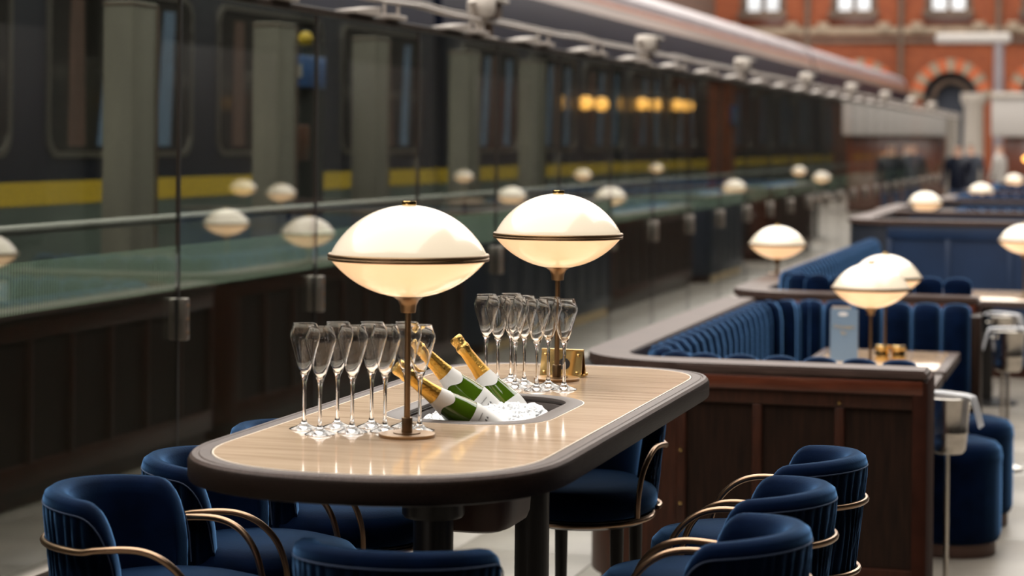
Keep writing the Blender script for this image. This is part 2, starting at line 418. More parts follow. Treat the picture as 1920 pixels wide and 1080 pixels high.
# floodlights riding on the screen
def floodlight(first=None):
    t=thing('floodlight','x','floodlight')
    MB().box((.0,.06,.135),(.10,.17,.075),bev=.012).build('lamp_body','browntrim',t)
    MB().box((.01,.06,.175),(.13,.21,.016),bev=.006).build('hood','offwhite',t)
    MB().lathe([(0,-.045),(.05,-.04),(.062,-.01),(.062,.03),(.05,.05),(0,.055)],18,(.01,-.055,.135)).build('lamp_head','offwhite',t)
    MB().tube(smoothpath([(.0,-.07,.085),(.0,-.13,.13),(.0,-.165,.165)],6),.017,10).build('side_arm','offwhite',t)
    MB().tube(smoothpath([(.0,-.05,0),(.0,-.05,.05),(.0,-.05,.11)],6),[.022]*7+[.026,.03,.034,.038,.042,.046],10).build('neck','offwhite',t)
    MB().box((0,.10,.05),(.03,.035,.10),bev=.006).build('support_leg','browntrim',t)
    MB().box((0,.02,.006),(.07,.22,.012),bev=.003).build('foot_plate','offwhite',t)
    return t
f0=floodlight(); words=['nearest','second','third','fourth','fifth','sixth','seventh','farthest']
f0.scale=(1.25,1.25,1.2); f0.location=(GX,11.12,2.238); tag(f0,'largest white floodlight on the glass screen rail, nearest of its row','floodlight','floodlights along the screen rail')
for k,w_ in enumerate(words[1:]):
    dup(f0,(GX,11.12+4.19*(k+1),2.238),0,'white floodlight on the glass screen rail, %s of its row counting from the near end'%w_)

# platform beyond: posts, rail, brick piers with blue sign, sign box
pm=MB().box((0,0,1.17),(.16,.28,2.34),bev=.012).mesh('post_shaft','post'); cap=MB().box((0,0,2.325),(.165,.285,.02),bev=.003).mesh('post_cap','browntrim')
edge=MB().box((.081,.13,1.17),(.006,.025,2.3)).mesh('edge_strip','cantrail')
PY=[9.47,11.32,12.95,15.0,16.9]
pn=['widest greenish platform post seen through the glass at far left','second greenish platform post behind the glass, above the left lamp reflections','third platform post behind the glass, left of the first table lamp','fourth platform post behind the glass, above the first table lamp','fifth platform post behind the glass, left of the second table lamp','sixth platform post behind the glass, above the second table lamp','seventh platform post behind the glass, right of the second table lamp']
for y,l in zip(PY,pn):
    t=thing('platform_post',l,'post',(-4.61,y,0),0,'platform posts'); ob('shaft',pm,t); ob('post_cap',cap,t); ob('edge_strip',edge,t)
hr=thing('platform_handrail','long pale handrail running behind the glass screen','handrail',(-3.99,0,0))
MB().tube([(0,y,1.33) for y in range(2,48,4)],.02,10).build('rail_bar','pinkgrey',hr)
for y in range(4,46,3): MB().cyl((0,y,0),.014,1.33,8).build('upright','kerb',hr)
for k,(x,y,w_) in enumerate(((-5.1,28.4,.40),(-5.1,41.7,.62))):
    t=thing('brick_pier',['red brick pier behind the glass carrying a blue sign','plain red brick pier far along behind the glass'][k],'pier',(x,y,0))
    MB().box((0,0,1.25),(.3,w_,2.5),bev=.01).build('shaft','brick',t)
    MB().box((0,0,2.53),(.36,w_+.08,.06),bev=.01).build('pier_cap','mahogred',t)
    if k==0:
        b=box1('sign','bluesign',t,(.165,-.02,2.05),(.03,.30,.24),bev=.005)
        for zz in (.03,-.06):
            for yy in (-.08,.06): box1('sign_letters','offwhite',b,(.181,-.02+yy,2.05+zz),(.004,.08,.05))
bs=thing('platform_sign','blue and white platform sign hanging behind the glass near the dark doorway','sign',(-4.86,12.35,0))
box1('sign_board','bluesign',bs,(0,0,2.10),(.06,.75,.20),bev=.01); box1('sign_letters','offwhite',bs,(.032,-.2,2.10),(.006,.28,.08))
box1('warning_panel','mahogred',bs,(0,-.10,1.66),(.05,.42,.22),bev=.01); box1('backboard','rubber',bs,(-.06,.05,1.35),(.04,.95,1.9)); MB().cyl((-.06,0,0),.03,.5,12).build('stand','rubber',bs)
MB().lathe([(0,-.05),(.035,-.035),(.05,0),(.035,.035),(0,.05)],16,(.04,-.02,2.30)).build('beacon','yellow',bs)

# ------------------------------------------------------------ train
tr=thing('train_coach','dark navy train with yellow stripe and pale roof standing behind the glass','train',(-6.66,0,0))
prof_side=[(0,.10),(0,1.20)]
def sweep(name,m,prof,y0,y1,par):
    return MB().loft([[(x,y0,z) for x,z in prof],[(x,y1,z) for x,z in prof]],True,True).build(name,m,par,ang=25)
COACH=[(1.5,20.6),(20.9,49.4),(49.8,73.0)]
for y0,y1 in COACH:
    sweep('lower_body','traingrey',[(0,.15),(0,1.24),(-2.8,1.24),(-2.8,.15)],y0,y1,tr)
    sweep('yellow_stripe','yellow',[(.004,1.24),(.004,1.39),(-2.8,1.39),(-2.8,1.24)],y0,y1,tr)
    sweep('upper_body','trainbody',[(0,1.39),(0,3.0),(-.07,3.38),(-2.73,3.38),(-2.8,3.0),(-2.8,1.39)],y0,y1,tr)
    sweep('coral_stripe','coral',[(-.125,3.555),(-.15,3.615),(-2.65,3.615),(-2.675,3.555)],y0,y1,tr)
    sweep('cantrail','cantrail',[(-.06,3.38),(-.17,3.63),(-2.63,3.63),(-2.74,3.38)],y0,y1,tr)
    rp=[(-.16,3.63)]+[(-1.4+1.24*cos(a),3.63+.46*sin(a)**.8) for a in [pi*k/16 for k in range(1,16)]]+[(-2.64,3.63)]
    sweep('roof','roofgrey',rp,y0,y1,tr)
    y=y0+(.0 if y0<2 else .55)+.05
    while y+2.3<y1-.3:
        yc=y+1.15
        fr=MB()
        def rr(hw,z0,z1,rad,n=5):
            out=[]
            for (cx,cz,a0) in ((hw-rad,z1-rad,0),(-hw+rad,z1-rad,pi/2),(-hw+rad,z0+rad,pi),(hw-rad,z0+rad,3*pi/2)):
                out+=[(cx+rad*cos(a0+pi/2*k/n),cz+rad*sin(a0+pi/2*k/n)) for k in range(n+1)]
            return out
        o1=rr(1.13,1.545,2.72,.15); o2=rr(1.09,1.585,2.68,.13)
        fr.loft([[(.0,yc+a,b) for a,b in o1],[(.018,yc+a,b) for a,b in o1],[(.018,yc+a,b) for a,b in o2],[(.002,yc+a,b) for a,b in o2]])
        wfm=fr.build('window_frame','satin',tr)
        MB().loft([[(.002,yc+a,b) for a,b in o2],[(.006,yc+a,b) for a,b in o2]],True,True).build('window_pane','trainglass',wfm)
        for (q,mm,lean) in ((-.30,'curtain',.16),(.62,'curtain',.10),(-.72,'browncurtain',.0),(.18,'browncurtain',-.1)):
            c_=MB(); n=10; wd=.25
            rows=[]
            for z in (1.62,2.0,2.3,2.6):
                f_=(z-1.62)
                rows.append([(.012+.006*(k%2),yc+q+lean*f_+wd*(k/n-.5)*(1-.25*f_),z) for k in range(n+1)])
            c_.loft(rows,closed=False).build('curtain',mm,wfm)
        y+=2.72
for (y,z) in ((26.9,2.17),(30.25,2.22),(32.8,2.25)):     # twin amber lamps on the coach side
    a_=box1('amber_lamp','bronze',tr,(.06,y,z),(.10,1.1,.04),.01); a_['label']='amber twin lamp glowing on the coach side'
    for q in (-.42,.42): MB().lathe([(0,-.09),(.07,-.07),(.10,0),(.07,.07),(0,.09)],16,(.15,y+q,z)).build('bulb','amber',a_)

# ------------------------------------------------------------ concourse end: column, mast, kiosk, people
t=thing('white_column','white round column at the far end of the glass screen','column',(-3.12,49.6,0))
MB().lathe([(0,0),(.30,0),(.30,.15),(.24,.2),(.22,2.55),(.29,2.65),(.29,2.85),(0,2.85)],24).build('shaft','offwhite',t)
MB().box((0,-.235,1.0),(.12,.02,.2),bev=.005).build('notice','greenlamp',t)
t=thing('lamp_mast','tall grey lamp mast with a white horizontal arm before the brick wall','lamp post',(-2.9,56,0))
MB().cyl((0,0,0),.13,4.36,16).build('mast','roofgrey',t); MB().box((-.65,0,4.40),(1.9,.28,.26),bev=.08).build('arm','pinkgrey',t)
t=thing('kiosk','pale grey kiosk with a broad fascia at far right','kiosk',(-1.55,53,0))
box1('fascia','pinkgrey',t,(0,0,2.35),(2.6,2.2,.95),bev=.04); box1('front_wall','mahogred',t,(.1,.1,.95),(2.2,1.8,1.9),bev=.02)
for q in (-.5,.3): MB().lathe([(0,-.08),(.08,0),(0,.08)],12,(q,-.88,1.35)).build('window_lamp','amber',t)
box1('awning_bar','offwhite',t,(0,-1.12,2.86),(2.6,.1,.12),bev=.02)
for q in (-.8,.0,.8): box1('counter_panel','boxwood',t,(q,-.86,.5),(.7,.06,.9),bev=.01)
def person(loc, rz, label, coat):
    bm=bmesh.new(); ly=bm.verts.layers.skin.new()
    J=[((0,0,.92),.135),((0,0,1.15),.14),((0,0,1.38),.15),((0,0,1.50),.06),((0,.02,1.60),.085),((0,.02,1.70),.07),
       ((.10,0,.85),.085),((.10,.06,.48),.065),((.10,-.02,.08),.045),((.10,.12,.04),.04),((-.10,0,.85),.085),((-.10,-.04,.48),.065),((-.10,-.16,.09),.045),((-.10,-.04,.04),.04),
       ((.20,0,1.40),.06),((.25,-.03,1.12),.045),((.25,.08,.88),.035),((-.20,0,1.40),.06),((-.25,.03,1.12),.045),((-.25,.14,.90),.035)]
    V=[bm.verts.new(p) for p,_ in J]
    for v,(_,r) in zip(V,J): v[ly].radius=(r,r)
    for a,b in ((0,1),(1,2),(2,3),(3,4),(4,5),(0,6),(6,7),(7,8),(8,9),(0,10),(10,11),(11,12),(12,13),(2,14),(14,15),(15,16),(2,17),(17,18),(18,19)): bm.edges.new((V[a],V[b]))
    V[0][ly].use_root=True
    me=bpy.data.meshes.new('person'); bm.to_mesh(me); bm.free()
    o=bpy.data.objects.new('person',me); COL.objects.link(o)
    sk=o.modifiers.new('skin','SKIN'); sb=o.modifiers.new('sub','SUBSURF'); sb.levels=sb.render_levels=1
    dg=bpy.context.evaluated_depsgraph_get(); m2=bpy.data.meshes.new_from_object(o.evaluated_get(dg)); o.modifiers.clear(); o.data=m2
    m2.materials.clear()
    for q in (coat,'jeans','skin','rubber'): m2.materials.append(M[q])
    for f in m2.polygons:
        z=f.center.z; f.use_smooth=True
        f.material_index = 2 if (1.49<z<1.66) or (abs(f.center.x)>.2 and z<.90) else (3 if z>=1.66 or z<.1 else (1 if z<.88 else 0))
    o.location=loc; o.rotation_euler=(0,0,rz); return tag(o,label,'person')
person((-2.75,43,0),.3,'person in a dark coat walking far away past the end of the glass','jacket')
person((-2.72,39,0),2.9,'person in dark clothes walking beside the far end of the glass','trainbody')
person((-2.35,46,0),1.2,'person in a pale jacket standing before the white column','pinkgrey')

# ------------------------------------------------------------ bar table
CX=-1.385
def oval(cx,hx,y0,y1,dn,df,n=2.3,segs=28,nf=None):
    nf=nf or n
    out=[]
    for k in range(segs+1):
        a=pi*k/segs; cc,ss=cos(a),sin(a)
        out.append((cx+hx*(1 if cc>0 else -1)*abs(cc)**(2/nf), y1+df*abs(ss)**(2/nf)))
    for k in range(segs+1):
        a=pi*k/segs; cc,ss=cos(a),sin(a)
        out.append((cx-hx*(1 if cc>0 else -1)*abs(cc)**(2/n), y0-dn*abs(ss)**(2/n)))
    return out
TZ=1.0755
def tov(i,z): return [(x,y,z) for x,y in oval(CX,.379-i,4.005,5.37,.38-i,.33-i,n=2.3,nf=2.9)]
def wov(i,z): return [(x,y,z) for x,y in oval(CX+.007,.190-i,4.56,4.80,.165-i,.165-i,n=2.3)]
bt=thing('bar_table','long oval bar table with pale stone top and dark wooden rim','table',(0,0,0))
MB().loft([tov(.012,1.024),tov(.002,1.027),tov(0,1.032),tov(0,1.064),tov(.003,1.070)]).build('fascia','wenge',bt)
MB().loft([tov(.003,1.070),tov(.008,1.0758),tov(.015,1.0762),tov(.017,1.0742),tov(.020,1.0742),tov(.022,1.0760),tov(.043,1.0760),tov(.045,1.072)]).build('rim','rimtop',bt,ang=30)
MB().loft([tov(.0452,1.070),tov(.0452,1.0762),tov(.0482,1.0762),tov(.0482,1.070)]).build('inlay_line','slabline',bt)
def holed(outer, inner, z0, z1, m, name, par, ycut=None):
    bm=bmesh.new()
    for z in (z0,z1):
        E=[]
        for L in (outer,inner):
            v=[bm.verts.new((x,y,z)) for x,y,_ in L]
            for i in range(len(v)):
                if (v[i].co-v[(i+1)%len(v)].co).length>1e-7: E.append(bm.edges.new((v[i],v[(i+1)%len(v)])))
        bmesh.ops.triangle_fill(bm,edges=E,use_beauty=True)
    bmesh.ops.remove_doubles(bm,verts=bm.verts,dist=1e-6)
    if ycut:
        lo,hi,xa,xb=ycut
        for co,no in (((0,lo,0),(0,-1,0)),((0,hi,0),(0,1,0)),((xa,0,0),(-1,0,0)),((xb,0,0),(1,0,0))):
            bmesh.ops.bisect_plane(bm,geom=bm.verts[:]+bm.edges[:]+bm.faces[:],plane_co=co,plane_no=no,clear_outer=True)
    mb=MB(); mb.bm.free(); mb.bm=bm
    return mb.build(name,m,par,smooth=False)
for lo,hi,xa,xb in ((3.4,4.5195,-9,9),(4.5205,4.8795,-9,CX),(4.5205,4.8795,CX,9),(4.8805,6,-9,9)):
    holed(tov(.0483,0),wov(-.001,0),1.070,TZ,'slab','stone_slab',bt,(lo,hi,xa,xb))
holed(tov(.03,0),wov(.045,0),1.026,1.0695,'blackwood','table_core',bt)
MB().loft([wov(0,1.072),wov(0,1.0765),wov(.003,1.0778),wov(.037,1.0778),wov(.040,1.0765),wov(.040,1.066),wov(.046,1.064),wov(.046,.925)],cap1=True).build('well_rim','wellmetal',bt,ang=30)
MB().loft([wov(-.003,1.071),wov(-.003,1.0760),wov(-.0002,1.0760),wov(-.0002,1.071)]).build('well_inlay_line','slabline',bt)
def tub(i_,z): return [(x,y,z) for x,y in oval(-1.355,.098-i_,4.50,4.58,.10-i_,.10-i_,n=3.2)]
MB().loft([tub(-.008,1.0255),tub(-.004,.92),tub(0,.86),tub(.006,.844),tub(.02,.838)],cap0=True,cap1=True).build('well_box','boxwood',bt)
for y in (4.31,5.11):
    c_=MB().lathe([(0,0),(.155,0),(.155,.012),(.043,.03),(.043,.975),(0,.975)],32,(CX,y,0)).build('pedestal','blackwood',bt)
    MB().lathe([(.04,.890),(.062,.890),(.0668,.897),(.0668,1.0255),(0,1.0258)],32,(CX,y,0)).build('pedestal_collar','blackwood',c_)

# crushed ice heap
ib=MB(); n=30; G=[]
WY=4.68; HY=.285-.047; HX=.190-.047
for i in range(n+1):
    row=[]
    for j in range(2*n):
        a=pi*j/n; r=i/n
        x=HX*r*(1 if cos(a)>0 else -1)*abs(cos(a))**(2/2.3); y=HY*r*(1 if sin(a)>0 else -1)*abs(sin(a))**(2/2.3)
        z=1.052+.026*(1-r*r)+.10*max(0,x)*(1-r*r)+.012*nz((x*22,y*22,1))+.008*nz((x*60,y*60,4))
        row.append((CX+.007+x,WY+y,z-.012*max(0,r-.85)/.15))
    G.append(row)
ib.loft(G,cap0=False)
for k in range(320):
    a=random.uniform(0,2*pi); r=sqrt(random.random())*.88
    x=CX+.007+HX*r*cos(a); y=WY+HY*r*sin(a); s_=random.uniform(.003,.0075)
    ib.box((x,y,1.050+.026*(1-r*r)+.10*max(0,HX*r*cos(a))*(1-r*r)+.003),(s_,s_*random.uniform(.7,1.2),s_),rot=Matrix.Rotation(random.uniform(0,3),4,Vector((random.random(),random.random(),random.random())).normalized()))
tag(ib.build('crushed_ice','ice',None,ang=30),'crushed ice heaped in the oval well of the bar table','ice',kind='stuff')

# champagne bottles
BP=[(0,.0),(.0130,.0),(.0152,.004),(.0158,.010),(.0145,.020),(.0150,.026),(.0166,.030),(.0160,.036),(.0140,.044),(.0146,.055),(.0172,.09),(.0212,.118),(.0275,.145),(.0350,.172),(.0402,.195),(.0420,.215),(.0422,.30),(.036,.312),(0,.305)]
def cut(a,b,off=0):
    def rad(z):
        for (r0,z0),(r1,z1) in zip(BP[1:],BP[2:]):
            if z0<=z<=z1 and z1>z0: return r0+(r1-r0)*(z-z0)/(z1-z0)
        return BP[-2][0]
    zs=[a]+[z for r,z in BP if a<z<b]+[b]
    return [(rad(z)+off,z) for z in zs]
def bottle(tip, low, label, roll=0):
    tip=Vector(tip); d=(Vector(low)-tip).normalized()
    t=thing('champagne_bottle',label,'bottle',tip,0,'champagne bottles in the ice'); t.rotation_mode='QUATERNION'
    w_=Vector((.25,-.75,.6)); xa=(w_-d*w_.dot(d)).normalized(); ya=d.cross(xa)
    t.rotation_quaternion = Matrix((xa,ya,d)).transposed().to_quaternion()
    MB().lathe(cut(.10,.312)+[(0,.305)],40).build('glass_body','green',t)
    MB().lathe([(0,0)]+cut(.0,.046,.0006),32).build('foil_cap','goldcap',t)
    f=MB()
    pr_=cut(.040,.122,.0008); segs=40; rows=[]
    for (r,z) in pr_: rows.append([((r+.0004*sin(9*2*pi*k/segs))*cos(2*pi*k/segs),(r+.0004*sin(9*2*pi*k/segs))*sin(2*pi*k/segs),z) for k in range(segs)])
    f.loft(rows).build('neck_foil','gold',t)
    c_=MB(); rows=[]
    for k in range(7):
        u=k/6; row=[]
        for s_ in range(40):
            z=.112+(.030+.006*cos(2*pi*s_/40*3))*u
            r=dict(cut(z,z+.0001,.0014) and [(1,cut(z,z+.0001,.0014)[0][0])])[1]
            row.append((r*cos(2*pi*s_/40),r*sin(2*pi*s_/40),z))
        rows.append(row)
    c_.loft(rows).build('neck_collar','label',t)
    lab=MB(); rows=[]
    for z,r in ((.197,.0412),(.205,.0422),(.215,.0428),(.275,.0430)):
        rows.append([(r*cos(a),r*sin(a),z) for a in [-2.3+4.6*k/36 for k in range(37)]])
    lo=lab.loft(rows,closed=False).build('label_sheet','label',t)
    # fine print on the label: a thin script line, then spaced capitals
    R=.0433; sc_=MB()
    for k in range(24):
        a=(k-11.5)*.022
        sc_.box(Matrix.Rotation(a,4,'Z')@Vector((R,0,.2135+.0009*sin(k*2.1))),(.0004,.0011,.0006+.0010*abs(sin(k*1.3))),rot=Matrix.Rotation(a,4,'Z'))
    sc_.build('script_line','greyprint',lo)
    for k,ch in enumerate('ARC'):
        a=(k-1)*.20
        text(ch,.0085,'print',lo,Matrix.Rotation(a,4,'Z')@Matrix.Translation((R-.0003,0,.229))@Matrix.Rotation(pi/2,4,'Z')@Matrix.Rotation(-pi/2,4,'X'),.0003,'capital_letter')
    return t
bottle((-1.515,4.868,1.217),(-1.387,4.878,1.056),'champagne bottle standing most upright in the ice, whole gold cap showing',2.6)
bottle((-1.555,4.660,1.228),(-1.405,4.738,1.062),'champagne bottle leaning in the ice between the other two bottles',2.4)
bottle((-1.505,4.404,1.194),(-1.355,4.505,1.063),'champagne bottle lying lowest in front, broad green side facing out',2.4)

# flutes
def flute():
    t=thing('champagne_flute','x','glass')
    o=[(.0315,.0005),(.0318,.0016),(.024,.0045),(.013,.0085),(.0065,.014),(.0042,.022),(.0036,.040),(.0036,.075),(.0042,.098),(.0068,.112),(.0125,.126),(.0195,.148),(.0262,.172),(.0310,.190),(.0322,.196),(.0312,.202),(.0252,.2225),(.0248,.2232)]
    i=[(.0243,.2228),(.0302,.2018),(.0312,.196),(.0300,.1895),(.0252,.172),(.0186,.148),(.0115,.127),(.0055,.1165),(0,.114)]
    MB().lathe([(0,.0012),(.02,.0008)]+o[:7]+[(.0036,.0755),(0,.0755)],32).build('foot_and_stem','crystal',t,ang=60)
    MB().lathe([(0,.0757),(.0036,.0757)]+o[8:]+i,40).build('bowl','crystal',t,ang=60)
    return t
g0=flute()
FR=[(-1.642,4.213),(-1.582,4.148),(-1.586,4.262),(-1.530,4.20),(-1.519,4.29),(-1.470,4.236),(-1.452,4.320),(-1.404,4.268)]
FL=['leftmost flute of the front cluster, behind its pair','flute at the left front of the front cluster, nearest the near table end',
 'rear flute of the second pair in the front cluster','front flute of the second pair in the front cluster','rear flute of the third pair in the front cluster',
 'front flute of the third pair in the front cluster','rear flute of the pair beside the first lamp pole, left of it','flute just right of the first lamp pole, before the bottles']
BK=[(-1.526,5.172),(-1.480,5.120),(-1.476,5.226),(-1.425,5.083),(-1.424,5.165),(-1.361,5.052),(-1.356,5.145),(-1.303,5.096)]
BL=['leftmost flute of the rear cluster behind the upright bottle','second flute from the left in the rear cluster, front row','rearmost flute in the left half of the rear cluster',
 'third flute in the front row of the rear cluster','rear flute in the middle of the rear cluster','flute left of the second lamp pole, front row','flute behind, just left of the second lamp pole','rightmost flute of the rear cluster, in front of the second lamp pole']
first=True
for pts,ls,g in ((FR,FL,'front cluster of champagne flutes'),(BK,BL,'rear cluster of champagne flutes')):
    for (x,y),l in zip(pts,ls):
        if first: g0.location=(x,y,TZ+.0002); tag(g0,'empty '+l,'glass',g); first=False
        else: dup(g0,(x,y,TZ+.0002),random.uniform(0,6),'empty '+l,g)

# ------------------------------------------------------------ table lamps
def lamp(pole_cut=0, name='table_lamp'):
    t=thing(name,'x','lamp'); c=-pole_cut
    def sh(L): return [(r,z+c) for r,z in L]
    MB().lathe([(0,0),(.0575,0),(.0585,.0012),(.0585,.0062),(.0575,.0072),(0,.0072)],48).build('base','lampbronze',t)
    MB().lathe([(0,.0072),(.0282,.0072),(.0282,.0092),(0,.0092)],40).build('base_washer','lampbronze',t)
    MB().lathe([(0,.009),(.0113,.009),(.0113,.0385),(.0106,.0395),(0,.0395)],24).build('pole_collar','lampbronze',t)
    MB().lathe([(0,.039),(.0064,.039),(.0064,.262+c),(0,.262+c)],20).build('pole','lampbronze',t)
    MB().lathe(sh([(0,.256),(.0150,.256),(.0160,.259),(.0168,.270),(.0215,.281),(.0310,.288),(.0385,.2905),(.0385,.2925),(0,.293)]),36).build('cup','lampbronze',t)
    R=.1605; lo=[]
    for k in range(15):
        u=k/14; z=.2905+(.3645-.2905)*u
        h=.0778; Rr=(R*R+h*h)/(2*h); zz=.3645-h  # spherical cap below the ring
        d=z-zz; lo.append((sqrt(max(0,Rr*Rr-(Rr-d)**2)),z))
    MB().lathe(sh([(0,.2905)]+lo+[(R,.366),(0,.366)]),72).build('lower_shade','shade_lo',t)
    h=.100; Rr=(R*R+h*h)/(2*h); up=[]
    for k in range(19):
        a=k/18; ang=a*math.asin(R/Rr); up.append((Rr*sin(ang), .378+h-Rr+Rr*cos(ang)))
    MB().lathe(sh(up+[(R,.376),(0,.376)]),72).build('upper_shade','shade_up',t)
    MB().lathe(sh([(.150,.3645),(.1660,.3640),(.1668,.3655),(.1668,.3690),(.1655,.3705),(.1668,.3720),(.1668,.3755),(.1655,.3775),(.150,.3785)]),72).build('ring','lampbronze',t,ang=25)
    MB().lathe(sh([(0,.476),(.0145,.476),(.0152,.478),(.0152,.4845),(.0142,.486),(0,.486)]),28).build('finial','brass',t)
    return t
l0=lamp(); l0.location=(-1.402,4.179,TZ)
tag(l0,'largest lit lens-shaped table lamp at the near end of the bar table','lamp','lens-shaped lamps')
dup(l0,(-1.372,5.290,TZ),.6,'lit lens-shaped lamp at the far end of the bar table beside the brass sign')

# brass reservation sign with S
sg=thing('brass_sign','polished brass tent sign with a black round S beside the second lamp','sign',(-1.380,5.385,TZ),0)
MB().loft([[(-.055,-.030,0),(.055,-.030,0),(.055,-.026,0),(-.055,-.026,0)],[(-.055,-.008,.068),(.055,-.008,.068),(.055,-.004,.068),(-.055,-.004,.068)]],True,True).build('front_plate','brass',sg,smooth=False)
MB().loft([[(-.055,.026,0),(.055,.026,0),(.055,.030,0),(-.055,.030,0)],[(-.055,.000,.068),(.055,.000,.068),(.055,.004,.068),(-.055,.004,.068)]],True,True).build('rear_plate','brass',sg,smooth=False)
MB().box((0,-.002,.0695),(.112,.014,.004),bev=.001).build('top_bar','brass',sg)
MB().box((0,0,.002),(.10,.05,.003)).build('base_plate','brass',sg)
tl=Matrix.Rotation(-math.atan(.022/.068),4,'X')
def onplate(x,z,d): return Matrix.Translation((x,-.030+.022*z/.068-d,z))@tl@Matrix.Rotation(pi/2,4,'X')
dsc=MB().lathe([(0,0),(.0155,0),(.0155,.001),(0,.001)],32).build('disc','print',sg); dsc.matrix_local=onplate(.008,.034,.0004)
text('S',.026,'brass',sg,onplate(.008,.0345,.0022),.0005)
for x in (-.044,.044):
    for z in (.012,.056):
        k=MB().lathe([(0,0),(.004,0),(.004,.0015),(.002,.003),(0,.003)],12).build('stud','brass',sg); k.matrix_local=onplate(x,z,.0003)
for y in (-.012,.012): MB().lathe([(0,0),(.004,.001),(.004,.008),(0,.009)],12,(.055,y,.006),Matrix.Rotation(pi/2,4,'Y')).build('side_knob','brass',sg)

# ------------------------------------------------------------ bar chairs (faces +x)
def barchair():
    t=thing('bar_chair','x','chair'); R=.172; SZ=.785
    # seat cushion
    prof=[(0,.700)]+[(.19,.700),(.207,.708),(.217,.728),(.214,.752),(.195,.773),(.15,.785),(.08,.790),(0,.791)]
    mb=MB(); segs=44; rows=[]
    for r,z in prof[1:]:
        row=[]
        for k in range(segs):
            a=2*pi*k/segs; row.append((.075+r*1.05*cos(a),r*.875*sin(a),z))
        rows.append(row)
    mb.loft(rows[:-1],cap0=True,cap1=True).build('seat','velvet',t,ang=0)
    mb=MB(); rows=[]
    for r,z in ((.13,.672),(.185,.676),(.200,.684),(.203,.699)): rows.append([(.075+r*1.05*cos(2*pi*k/segs),r*.875*sin(2*pi*k/segs),z) for k in range(segs)])
    mb.loft(rows,cap0=True,cap1=True).build('seat_base','seatbase',t)
    MB().tube([(.075+.206*1.05*cos(2*pi*k/40),.206*.875*sin(2*pi*k/40),.690) for k in range(40)],.0055,8,closed=True).build('seat_rim','bronze',t)
    # upholstered shell: smooth inside and rolled top
    PH=radians(103)
    def env(u):           # u -1..1 along the shell: top height
        a=abs(u); e=1-max(0,(a-.72)/.28)**2.6
        return .70+(.972-.012*a*a*1.5-.70)*max(.02,sqrt(max(0,e)) if a>.72 else 1)
    def base(u,z):        # centre-line point of the shell wall
        f=(z-.70)/.27; rr=R*(.82+.18*max(0,min(1.05,f)))
        a=u*PH; return (-cos(a)*rr*1.0-.005, sin(a)*rr)
    n=56; rows=[]
    for i in range(n+1):
        u=-1+2*i/n; zt=env(u); a=u*PH; nx,ny=-cos(a),sin(a); L=[]
        th=.030*(1-.35*max(0,(abs(u)-.8)/.2))
        for (s_,zf) in ((-1,0),(-1,.35),(-1,.7),(-1.05,.88),(-.8,.96),(-.3,1.0),(.3,1.0),(.75,.97),(.92,.925),(.92,.87)):
            z=.69+(zt-.69)*zf; bx,by=base(u,z); L.append((bx+nx*th*s_,by+ny*th*s_,z))
        rows.append(L)
    mb=MB(); mb.loft(rows,closed=False)
    mb.bm.faces.new([v for v in mb.bm.verts[:10]]); mb.bm.faces.new([v for v in mb.bm.verts[-10:]][::-1])
    mb.build('backrest','velvet',t,ang=0)
    # ribbed outer panel
    n=208; rows=[]
    for i in range(n+1):
        u=-1+2*i/n; zt=env(u); a=u*PH; nx,ny=-cos(a),sin(a); L=[]
        th=.030*(1-.35*max(0,(abs(u)-.8)/.2))
        for q in range(11):
            zf=.90*q/10; z=.665+(.69+(zt-.69)*.905-.665)*q/10
            bx,by=base(u,max(.66,z))
            tier=1.5 if z<.80+.02*nz((u*6,.3,2)) else 0
            ph=2*pi*26*i/n+tier+2.6*nz((u*7,z*11,3.3))*2
            d=th*.95+.0055*(abs(sin(ph/2))-.5)*(1 if 0<q<10 else .2)
            if q==0: d=-.02
            L.append((bx+nx*d,by+ny*d,z))
        rows.append(L)
    MB().loft(rows,closed=False).build('ribbed_back','velvet_rib',t,ang=0)
    # seam bead
    pts=[]
    for i in range(61):
        u=-.985+1.97*i/60; zt=env(u); a=u*PH; z=.69+(zt-.69)*.905; bx,by=base(u,z); pts.append((bx-cos(a)*.0285,by+sin(a)*.0285,z))
    MB().tube(pts,.0016,6).build('seam_bead','bead',t)
    # bent tube: ring round the back running forward into both arms
    RA=R+.028; zr=.866
    pts=[(.200,-.168,.705),(.196,-.170,.76),(.175,-.176,.818),(.135,-.186,.858),(.08,-.192,.876),(.0,-.198,.873)]
    arc=[(-RA*sin(a),-RA*cos(a)*.985,zr) for a in [radians(12+156*k/24) for k in range(25)]]
    pth=smoothpath(pts+arc[::3][:]+[(x,-y,z) for x,y,z in pts[::-1]],5)
    MB().tube(pth,.0072,10).build('arm_tube','bronze',t)
    lr=[(-(R+.012)*sin(a),-(R+.012)*cos(a),.705) for a in [radians(-5+190*k/30) for k in range(31)]]
    MB().tube(lr,.0065,8).build('lower_ring','bronze',t)
    for sx in (-1,1):
        for sy in (-1,1):
            MB().lathe([(0,0),(.011,0),(.0185,.66),(.0185,.675),(0,.675)],14).build('leg','blackwood',t,(.045+sx*.115,sy*.105,0))
    fr=[(.045+.140*cos(2*pi*k/28),.128*sin(2*pi*k/28),.27) for k in range(28)]
    MB().tube(fr,.007,8,closed=True).build('foot_ring','bronze',t)
    return t
c0=barchair()
